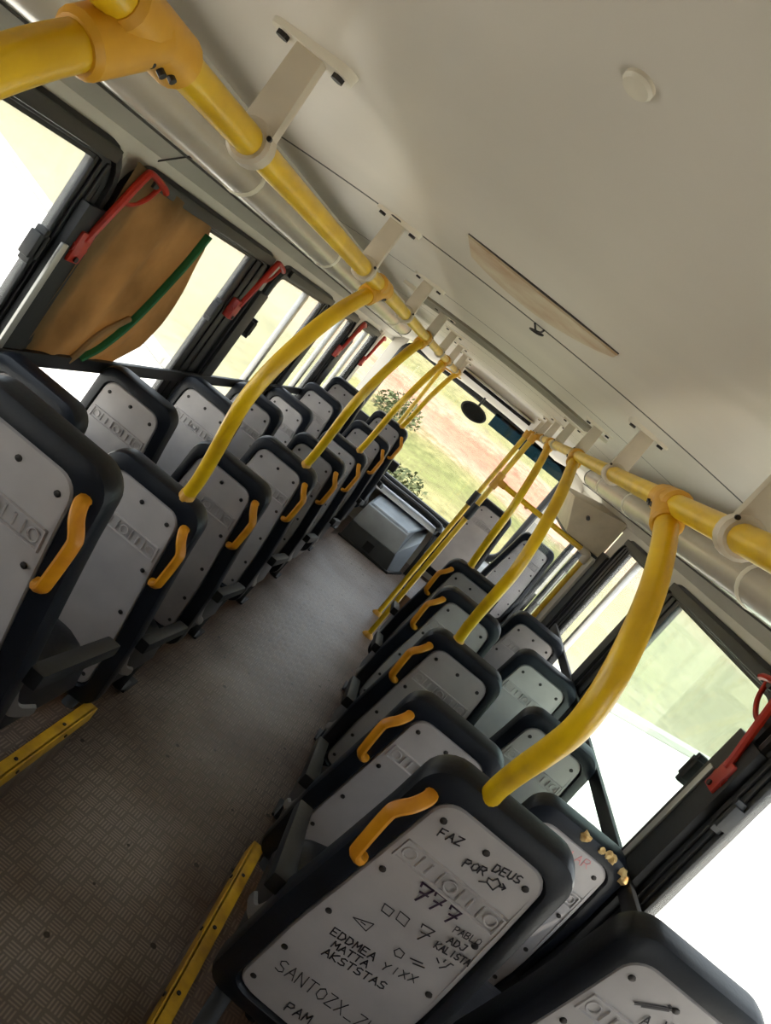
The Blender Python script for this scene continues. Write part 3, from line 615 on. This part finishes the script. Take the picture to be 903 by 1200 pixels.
LA = [(.60, .205, 'left aisle seat beside the camera carrying the pole at the top left corner'),
      (1.295, .215, 'biggest left aisle seat, on the yellow-edged step, with a golden grab handle'),
      (2.056, 0, 'left aisle seat with the nearest tall curved yellow pole rising from its top'),
      (2.703, 0, 'left aisle seat directly ahead of the one carrying the tallest pole'),
      (3.443, 0, 'left aisle seat carrying the second curved yellow pole on that side'),
      (4.14, 0, 'left aisle seat between the seats with the second and third poles'),
      (4.857, 0, 'left aisle seat carrying the third curved yellow pole, near the engine cover'),
      (5.597, .075, 'left aisle seat just behind the foremost one, beside the engine cover'),
      (6.247, .17, 'foremost left aisle seat, its top outlined against the windscreen')]
for y, z, lab in LA: seat('AL', XLA, y, z, lab, GL)
LW = [(1.295, .205, 'left window seat beside the camera, outside the curtain window'),
      (2.056, 0, 'left window seat at the photo edge below the brown curtain, mostly hidden'),
      (2.703, 0, 'left window seat with a brownish tinged panel in front of the curtained window'),
      (3.443, 0, 'left window seat just ahead of the curtain, under the black window post'),
      (4.14, 0, 'left window seat crossed by the tall curved pole'),
      (4.857, 0, 'left window seat just right of the tall curved pole'),
      (5.597, .075, 'left window seat second from the front, below the narrow windows'),
      (6.247, .17, 'foremost left window seat by the front left pillar')]
for y, z, lab in LW: seat('W', XLW, y, z, lab, GW)
RA = [(1.331, .19, 'big right aisle seat covered in black marker graffiti'),
      (2.064, 0, 'right aisle seat directly ahead of the graffiti seat, no pole'),
      (2.722, 0, 'right aisle seat carrying the second curved pole, third handle up the aisle'),
      (3.437, 0, 'right aisle seat between the two seats carrying smaller curved poles'),
      (4.131, 0, 'last right aisle seat behind the paired straight yellow poles'),
      (6.2, .16, 'foremost right aisle seat, plain beige back beyond the paired straight poles')]
rap = [seat('AR', XRA, y, z, lab, GR)[1] for y, z, lab in RA]
RW = [(1.331, .19, 'right window seat in the bottom right corner with a scrawl on its panel'),
      (2.064, 0, 'right window seat with torn cover and yellow foam along its top'),
      (2.722, 0, 'right window seat just ahead of the torn one, behind the big curved pole'),
      (3.437, 0, 'right window seat beside the black guard bar, two ahead of the torn one'),
      (4.131, 0, 'right window seat nearest the front door, its edge lit white'),
      (6.2, .16, 'foremost right window seat seen through the clear partition')]
rw = [seat('W', XRW, y, z, lab, GV) for y, z, lab in RW]
for L_, r_, m_, p_ in ((BOLD, .0021, M_inkp, rap[0]), (MED, .0013, M_ink, rap[0]), (THIN, .0008, M_ink, rap[0]), (KEY, .003, M_ink, rw[0][1]), (AVIDA, .0012, M_ink, rw[0][1]), (PINK, .0012, M_pink, rw[1][1])):
    for w_ in L_: ink(p_, w_, r_, m_, 'graffiti')
# torn foam along the top of one window seat
rnd = random.Random(3)
for u, t, r in ((-.005, -.082, .015), (.052, -.080, .010), (.075, -.084, .012), (.092, -.080, .014), (.135, -.070, .012), (.150, -.052, .014)):
    bm = NB(); c = SP(u, t, .006); R_ = bmesh.ops.create_icosphere(bm, subdivisions=2, radius=r)
    for v in R_['verts']: v.co = c+v.co*(.6+.7*rnd.random())
    part('torn_foam', bm, M_foam, rw[1][0], label='yellowed foam bursting out')

# ------------------------------------------------------------------ handrails with their ceiling brackets
RX, RZ = .395, 1.8215
def rail(s_, y1, ybr, label):
    t = thing('ceiling_handrail', label, 'handrail', (s_*RX, 0, RZ), 'ceiling handrails')
    bm = NB(); tube(bm, [(0, YB+.05, 0), (0, y1, 0)], .02, 18); part('rail_tube', bm, M_yel, t)
    zt = cz(RX)-RZ
    for y in ybr:
        z_t = zt if y < 5.9 else zt-.045*(y-5.9)
        bm = NB(); P = [(0, y-.016, 0), (0, y-.012, 0), (0, y+.012, 0), (0, y+.016, 0)]
        tube(bm, P, [.025, .030, .030, .025], 18)
        hexa(bm, [(-.024, y-.011, .018), (.024, y-.011, .018), (.024, y+.011, .018), (-.024, y+.011, .018)], [(-.021, y-.011, z_t-.004), (.021, y-.011, z_t-.004), (.021, y+.011, z_t-.004), (-.021, y+.011, z_t-.004)], .003)
        b = part('bracket', bm, M_brk, t)
        bm = NB(); loft(bm, [[(u, v+y, z_t-.010) for u, v in rrect(-.062, .062, -.020, .020, .018)], [(u, v+y, z_t+.003) for u, v in rrect(-.064, .064, -.022, .022, .02)]]); part('flange', bm, M_ring, b)
        for u in (-.044, .044):
            bm = NB(); cyl(bm, (u, y, z_t-.016), (u, y, z_t-.008), .009, 8); part('bolt', bm, M_scr, b)
        for u in (-.024, .024):
            bm = NB(); cyl(bm, (u, y-.019, .016), (u, y-.014, .016), .0035, 8); part('rivet', bm, M_scr, b)
    return t
rail(-1, 6.9, [.15, .99, 1.84, 2.68, 3.5, 4.3, 5.1, 5.9, 6.3], 'yellow ceiling handrail on the left with beige strap brackets')
rail(1, 6.6, [.15, 1.0, 2.05, 3.0, 4.0, 4.9, 5.7, 6.25], 'yellow ceiling handrail on the right with beige strap brackets')

# ------------------------------------------------------------------ curved grab poles from seat tops to the rail
PROF = [(.0, .05), (-.04, -.03), (-.085, -.115), (-.14, -.19), (-.21, -.245), (-.29, -.275), (-.37, -.265), (-.45, -.205), (-.55, -.11), (-.64, -.03), (-.70, .005)]
def pole(s_, y, zb, xb, label, kx=1., yt=.05, group='curved grab poles'):
    """zb: height of the seat top it stands on; the middle bows to the rear"""
    t = thing('grab_pole', label, 'pole', (0, y, 0), group); H = RZ-zb; P = []
    for dz, dy in PROF:
        w = min(1, -dz/.70); z = RZ+dz/.70*H; x = RX+(xb-RX)*w**1.5
        P.append(Vector((s_*x, (dy-.05*(1-w))*kx + yt*(1-w), z)))
    Q = spline(P, 6)
    Q2 = [q for q in Q if (q-P[0]).length > .05]
    bm = NB(); tube(bm, Q2, .0205, 16); part('pole_tube', bm, M_yel, t)
    # tee connector round the rail
    bm = NB(); y0 = P[0].y
    tube(bm, [(s_*RX, y0-.062, RZ), (s_*RX, y0-.056, RZ), (s_*RX, y0+.056, RZ), (s_*RX, y0+.062, RZ)], [.0215, .028, .028, .0215], 18)
    d = (P[1]-P[0]).normalized(); e = P[0]+d*.088
    tube(bm, [P[0], P[0]+d*.082, e], [.03, .0285, .0235], 18)
    f = part('tee_connector', bm, M_yelc, t, label='duller yellow plastic connector')
    for k, (dy, dz) in enumerate(((-.03, -.022), (.03, -.022), (-.01, -.026), (.012, -.026))):
        for sx in ((-s_,) if k < 4 else ()):
            bm = NB(); c = Vector((s_*RX+sx*.022, y0+dy, RZ+dz*.8)); cyl(bm, c-Vector((sx*.002, 0, 0)), c+Vector((sx*.004, 0, -.003)), .004, 8); part('screw', bm, M_scr, f)
    bm = NB(); b_ = P[-1]; tube(bm, [b_-Vector((0, 0, .045)), b_+Vector((0, 0, .004)), b_+Vector((0, 0, .008))], [.0235, .0235, .021], 14); part('base_collar', bm, M_yelc, t)
    return t
pole(-1, .60, 1.165, .467, 'grab pole at the top left corner of the photo, nearest the camera', .55, .10)
pole(-1, 2.056, 1.04, .467, 'tallest curved grab pole on the left, nearest of those standing on seats')
pole(-1, 3.443, 1.04, .467, 'second curved pole standing on the left aisle seats')
pole(-1, 4.857, 1.04, .467, 'third curved pole standing on the left aisle seats')
pole(-1, 6.247, 1.21, .467, 'fourth curved pole on the left, on the foremost seat against the windscreen')
pole(1, 1.34, 1.19, .50, 'thick curved pole rising from the graffiti seat on the right')
pole(1, 2.74, 1.035, .48, 'middle curved pole on the right aisle seats', 1.4, .24)
pole(1, 4.15, 1.035, .48, 'farthest curved pole on the right aisle seats beside the paired straight poles', 1.2, .2)
# straight poles at the front
def straight(x, y, label, sleeve):
    t = thing('straight_pole', label, 'pole', (x, y, 0), 'straight floor poles')
    bm = NB(); cyl(bm, (0, 0, .006), (0, 0, RZ-.012), .019, 16); part('pole_tube', bm, M_yel, t)
    bm = NB(); tube(bm, [(0, 0, 0), (0, 0, .012), (0, 0, .03)], [.045, .04, .021], 16); part('floor_flange', bm, M_yelc, t)
    bm = NB(); tube(bm, [(0, 0, RZ-.07), (0, 0, RZ-.012)], [.024, .027], 16); tube(bm, [(.395*math.copysign(1, x)-x, -.05, RZ), (.395*math.copysign(1, x)-x, .05, RZ)], .027, 16); cyl(bm, (0, 0, RZ-.02), (.395*math.copysign(1, x)-x, 0, RZ-.005), .022, 12); part('tee_connector', bm, M_yelc, t)
    if sleeve:
        bm = NB(); cyl(bm, (0, 0, sleeve-.06), (0, 0, sleeve+.06), .028, 14); part('rubber_sleeve', bm, M_black, t, label='black rubber sleeve')
    return t
straight(.35, 5.2, 'straight yellow floor pole carrying the cross bar to the right wall', 1.15)
straight(.33, 5.75, 'straight yellow floor pole just beyond the one with the cross bar', 1.17)
straight(-.56, 6.87, 'straight thin yellow pole at the front end of the left handrail', None)
t = thing('cross_bar', 'yellow guard rail crossing to the right wall and turning down beside the door', 'rail', (0, 5.2, 0))
bm = NB(); cyl(bm, (.375, 0, 1.42), (1.12, 0, 1.42), .019, 14); part('bar', bm, M_yel, t)
bm = NB(); tube(bm, [(.35, 0, 1.36), (.35, 0, 1.48)], .027, 14); tube(bm, [(.35, 0, 1.42), (.42, 0, 1.42)], [.027, .023], 14); part('tee_connector', bm, M_yelc, t)
bm = NB(); cyl(bm, (1.13, 0, .02), (1.13, 0, 1.39), .018, 14); part('upright', bm, M_yel, t)
bm = NB(); tube(bm, spline([(1.07, 0, 1.42), (1.12, 0, 1.415), (1.13, 0, 1.40), (1.13, 0, 1.35)]), .027, 12); part('elbow', bm, M_brk, t, label='beige corner elbow')
bm = NB(); cyl(bm, (.62, 0, 1.42), (.62, .07, 1.40), .016, 10); part('stub', bm, M_amb, t)
bm = NB(); box(bm, .72, 1.11, 5.195, 5.20, .62, 1.36)
tagged('partition_pane', bm, M_acr, 'scuffed clear partition under the cross bar beside the front door', 'partition', smooth=False)

# ------------------------------------------------------------------ light covers along the coves
for s_, y1, lab in ((-1, 5.35, 'long beige tubular light cover along the left ceiling edge'), (1, 5.1, 'long beige tubular light cover along the right ceiling edge')):
    t = thing('light_cover', lab, 'light', (s_*.815, 0, 1.826))
    bm = NB(); tube(bm, [(0, YB+.02, 0), (0, y1, 0)], .058, 20); part('cover', bm, M_tube, t)
    for y in ([.2, .98, 1.95, 2.9, 3.9, 4.8] if s_ < 0 else [.3, 1.22, 1.9, 2.7, 3.6, 4.5]):
        bm = NB(); tube(bm, [(0, y-.014, 0), (0, y-.006, 0), (0, y+.006, 0), (0, y+.014, 0)], [.0585, .062, .062, .0585], 20); part('clip_ring', bm, M_ring, t)
    bm = NB(); tube(bm, [(0, y1, 0), (0, y1+.03, 0), (0, y1+.05, .01)], [.060, .060, .03], 16); part('end_cap', bm, M_black, t)
    bm = NB(); a, b = sorted((s_*.045, s_*.068)); box(bm, a, b, YB+.02, y1, -.052, -.046); part('edge_lip', bm, M_ring, t)

# ------------------------------------------------------------------ red emergency levers
def lever(s_, y, label):
    t = thing('emergency_lever', label, 'lever', (s_*1.185, y, 1.38), 'red emergency levers')
    bm = NB(); a, b = sorted((s_*-.02, s_*.02)); box(bm, a, b, -.032, .032, -.055, .045, .008); cyl(bm, (s_*.0, -.036, -.01), (s_*.0, .036, -.01), .018, 10); part('base', bm, M_red, t)
    bm = NB(); tube(bm, spline([(s_*-.015, 0, .02), (s_*-.02, .03, .14), (s_*-.02, .07, .265), (s_*-.018, .10, .285), (s_*-.015, .20, .272), (s_*-.01, .235, .262)], 5), .0135, 8, flat=.8); part('grip', bm, M_red, t)
    bm = NB(); tube(bm, spline([(s_*-.01, .045, .17), (s_*-.01, .10, .175), (s_*-.01, .16, .21), (s_*-.008, .195, .262)], 4), .008, 8); part('brace', bm, M_red, t)
    bm = NB(); cyl(bm, (s_*-.026, 0, -.04), (s_*-.019, 0, -.04), .009, 8); part('bolt', bm, M_scr, t)
lever(-1, 2.15, 'red lever above the brown curtain, largest of the red levers on the left')
lever(-1, 3.50, 'red lever ahead of the curtained window on the left')
lever(-1, 5.88, 'red lever between the two narrow left windows')
lever(-1, 6.97, 'small red lever on the front left pillar')
lever(1, 2.12, 'orange red lever on the right window post at the photo edge')

# ------------------------------------------------------------------ curtain
t = thing('curtain', 'brown cloth curtain tied across half of the left window', 'curtain', (0, 0, 0))
bm = NB(); NU, NV = 26, 22; g = []
redge = [(0, 2.86), (.12, 2.93), (.38, 2.945), (.65, 2.93), (.82, 2.90), (.95, 2.78), (1, 2.73)]
def re(v):
    for (a, ya), (b, yb_) in zip(redge, redge[1:]):
        if a <= v <= b: return ya+(yb_-ya)*(v-a)/(b-a)
for j in range(NV+1):
    v = j/NV; row = []
    for i in range(NU+1):
        u = i/NU; y = 2.18+(re(v)-2.18)*u; z = 1.672-.045*u-v*(.70-.045*u)
        x = -1.183+.010*math.sin(u*17+v*3)+.010*math.sin(v*7+u*4)*u-.003*math.sin(u*40)
        row.append(bm.verts.new((x, y, z)))
    g.append(row)
for j in range(NV):
    for i in range(NU): bm.faces.new((g[j][i], g[j][i+1], g[j+1][i+1], g[j+1][i]))
ex = bmesh.ops.solidify(bm, geom=bm.faces[:], thickness=.004); part('cloth', bm, M_cloth, t)
bm = NB(); tube(bm, spline([(-1.165, 2.80, 1.60), (-1.16, 2.76, 1.45), (-1.16, 2.68, 1.22), (-1.165, 2.60, 1.08), (-1.17, 2.52, 1.01)], 5), .016, 8, flat=.5); part('cord', bm, M_green, t, label='green cord')
bm = NB(); tube(bm, spline([(-1.17, 2.66, 1.20), (-1.168, 2.54, 1.12), (-1.17, 2.49, 1.03), (-1.175, 2.47, .99)], 5), .012, 8); part('fold', bm, M_cloth, t)

# ------------------------------------------------------------------ ceiling fittings
t = thing('ceiling_vent', 'rust-stained beige vent cover on the ceiling ahead of the camera', 'vent', (0, 1.42, cz(0)))
bm = NB(); N = 14; lo = [(-.178, 0)]+[( -.178+.34*k/N, .13*(1-k/N)+.045+.15*math.sin(math.pi*k/N)**.8) for k in range(N+1)]+[(.162, 0)]
loft(bm, [[(u, v, .004) for u, v in lo], [(u, v+.0005, -.005) for u, v in lo], [(u*.985, .002+v*.97, -.007) for u, v in lo]]); part('cover', bm, M_stain, t)
bm = NB(); box(bm, -.178, .162, -.003, .0003, -.0035, .004); part('edge_gap', bm, M_seam, t)  # dark strip stands in for the shadow along the cover's near edge
bm = NB(); loft(bm, [[(.012*math.cos(q), .537+.016*math.sin(q), cz(0)+z) for q in [math.pi*2*k/20 for k in range(20)]] if r else [(.010*math.cos(q), .537+.013*math.sin(q), cz(0)+z) for q in [math.pi*2*k/20 for k in range(20)]] for r, z in ((1, .003), (1, -.0025), (0, -.0045))])
tagged('ceiling_disc', bm, M_ring, 'small round beige cap on the plain ceiling at the top right', 'cap')
bm = NB(); hexa(bm, [(-.55, 3.38, cz(.5)+.0), (.42, 3.38, cz(.42)+.0), (.46, 3.62, cz(.46)), (-.55, 3.62, cz(.55))], [(-.52, 3.40, cz(.5)+.03), (.40, 3.40, cz(.4)+.03), (.42, 3.60, cz(.4)+.03), (-.52, 3.60, cz(.5)+.03)])
bm.free(); bm = NB(); xs2 = [-.56+1.02*i/12 for i in range(13)]
lo = [[(x, y, cz(x)+dz) for x in xs2] for y, dz in ((3.30, .004), (3.31, -.010), (3.70, -.010), (3.71, .004))]
R = [[bm.verts.new(p) for p in l] for l in lo]
for A, B in zip(R, R[1:]):
    for k in range(12): bm.faces.new((A[k], A[k+1], B[k+1], B[k]))
for l in (0, 12): bm.faces.new([r_[l] for r_ in R])
t = tagged('joint_cover', bm, M_groove, 'broad grey strip across the ceiling ahead of the vent cover', 'strip')
for x in (-.56, .46):
    bm = NB(); box(bm, x-.03, x+.03, 3.28, 3.73, cz(x)-.016, cz(x)+.002, .003); part('end_clip', bm, M_ring, t)
t = thing('seam_tab', 'small half-round beige tab with a dark edge on the left ceiling seam', 'tab', (-.40, 1.845, cz(.4)))
bm = NB(); loft(bm, [[(.05*math.cos(q), .03*math.sin(q), z) for q in [math.pi*k/12 for k in range(13)]] for z in (.002, -.007)]); part('plate', bm, M_ring, t)
bm = NB(); tube(bm, [(.05*math.cos(q), -.002-.022*math.sin(q), -.005) for q in [math.pi*k/12 for k in range(13)]], .003, 6); part('edge', bm, M_seam, t)
bm = NB(); tube(bm, spline([(.0, 1.80, 1.962), (.012, 1.84, 1.955), (.03, 1.85, 1.958), (.018, 1.88, 1.957), (-.004, 1.87, 1.955), (.02, 1.835, 1.957), (.026, 1.80, 1.962)], 5), .0025, 6)
tagged('twisted_wire', bm, M_scr, 'little twisted dark wire hanging from the ceiling seam', 'wire')
t = thing('header_slot', 'long black slot in the beige header above the windscreen', 'slot', (-.02, 6.45, 0))
bm = NB(); box(bm, -.35, .35, -.03, .03, 1.848, 1.876, .004); part('slot', bm, M_black, t)
bm = NB(); box(bm, -.37, .37, -.04, .0, 1.882, 1.894, .004); part('lip', bm, M_ring, t)
# windscreen mirror
t = thing('rear_view_mirror', 'dark oval mirror hanging at the top of the windscreen', 'mirror', (-.11, 7.05, 1.645))
bm = NB(); loft(bm, [[(.135*k_*math.cos(q), y_, .075*k_*math.sin(q)) for q in [math.pi*2*k/28 for k in range(28)]] for k_, y_ in ((.9, -.012), (1, -.004), (1, .010), (.8, .025))]); part('housing', bm, M_mir, t)
bm = NB(); tube(bm, spline([(0, .02, .03), (.0, .10, .10), (.0, .16, .17)]), .011, 8); part('arm', bm, M_black, t)
bm = NB(); loft(bm, [[(.115*math.cos(q), y_, .060*math.sin(q)) for q in [math.pi*2*k/28 for k in range(28)]] for y_ in (-.0155, -.011)]); part('glass', bm, mat('mirror_glass', (26, 28, 30), .25, metal=.3), t)

# ------------------------------------------------------------------ engine cover and driver's place
t = thing('engine_cover', 'dark grey engine cover with a pale top below the windscreen', 'engine cover', (0, 0, 0))
bm = NB(); hexa(bm, [(-.36, 6.93, 0), (.20, 6.93, 0), (.20, 7.78, 0), (-.36, 7.78, 0)], [(-.35, 6.95, .185), (.165, 6.95, .185), (.20, 7.78, .185), (-.35, 7.78, .185)], .012); part('lower_body', bm, M_eng, t)
bm = NB(); hexa(bm, [(-.35, 6.95, .185), (.165, 6.95, .185), (.24, 7.78, .185), (-.35, 7.78, .185)], [(-.34, 7.16, .36), (.14, 7.16, .36), (.20, 7.74, .42), (-.34, 7.74, .42)], .012); part('sloping_top', bm, mat('mid_grey_cover', (102, 106, 108), .4, var=.15, scale=6), t)
bm = NB(); hexa(bm, [(.165, 6.95, .0), (.30, 7.25, .0), (.31, 7.78, .0), (.20, 7.78, .0)], [(.16, 6.97, .20), (.285, 7.25, .37), (.29, 7.76, .43), (.17, 7.76, .42)], .01); part('side_panel', bm, M_engl, t, label='pale blue grey side')
bm = NB(); hexa(bm, [(-.33, 7.20, .365), (.13, 7.20, .365), (.26, 7.72, .42), (-.33, 7.72, .42)], [(-.31, 7.22, .385), (.12, 7.22, .385), (.24, 7.70, .44), (-.31, 7.70, .44)], .006); part('pale_lid', bm, M_engl, t)
bm = NB(); tube(bm, [(-.37, 6.915, .012), (.21, 6.915, .012), (.32, 7.24, .012)], .014, 8); part('rubber_edge', bm, M_black, t)
bm = NB(); box(bm, -.12, -.03, 6.918, 6.936, .04, .13, .004); part('catch', bm, M_black, t)
t = thing('dashboard', 'pale dashboard ledge along the bottom of the windscreen with a black rail', 'dashboard', (0, 0, 0))
bm = NB(); hexa(bm, [(-1.2, 7.55, .455), (1.2, 7.55, .455), (1.2, 7.82, .455), (-1.2, 7.82, .455)], [(-1.2, 7.60, .51), (1.2, 7.60, .51), (1.2, 7.82, .54), (-1.2, 7.82, .54)], .015); part('ledge', bm, mat('white_ledge', (206, 210, 212), .4, var=.05), t)
bm = NB(); tube(bm, spline([(-.62, 7.56, .36), (-.55, 7.58, .55), (-.30, 7.59, .56), (.25, 7.59, .56), (.36, 7.56, .50), (.38, 7.40, .20), (.38, 7.35, .0)], 5), .036, 10); part('rail', bm, M_black, t)
t = thing('gear_lever', 'black knobbed gear lever beside the engine cover', 'lever', (-.42, 6.93, 0))
bm = NB(); tube(bm, spline([(.02, .25, .33), (.01, .18, .50), (.02, .02, .66), (.04, -.03, .78)], 5), .010, 8); part('rod', bm, M_steel, t)
bm = NB(); box(bm, .005, .10, -.07, .01, .77, .87, .018); part('knob', bm, M_black, t)
bm = NB(); tube(bm, [(.02, .25, .30), (.02, .24, .36), (.015, .21, .43)], [.07, .05, .018], 12); part('boot', bm, M_black, t)
t = thing('driver_seat', 'black driver seat at the front left, mostly hidden by the passenger seats', 'seat', (-.80, 6.98, 0))
bm = NB(); loft(bm, [[(u, .0+d+.2*(1.0-v), v) for u, v in rrect(-.22+i, .22-i, .42+i, 1.02-i, .09)] for i, d in ((.03, -.02), (0, .0), (0, .07), (.04, .10))]); part('backrest', bm, M_black, t)
bm = NB(); loft(bm, [[(u, v, z) for u, v in rrect(-.22+i, .22-i, .12+i, .50-i, .08)] for i, z in ((.02, .36), (0, .38), (0, .44), (.04, .47))]); part('cushion', bm, M_black, t)
bm = NB(); tube(bm, [(0, .3, 0), (0, .3, .05), (0, .3, .37)], [.16, .09, .08], 14); part('pedestal', bm, M_black, t)
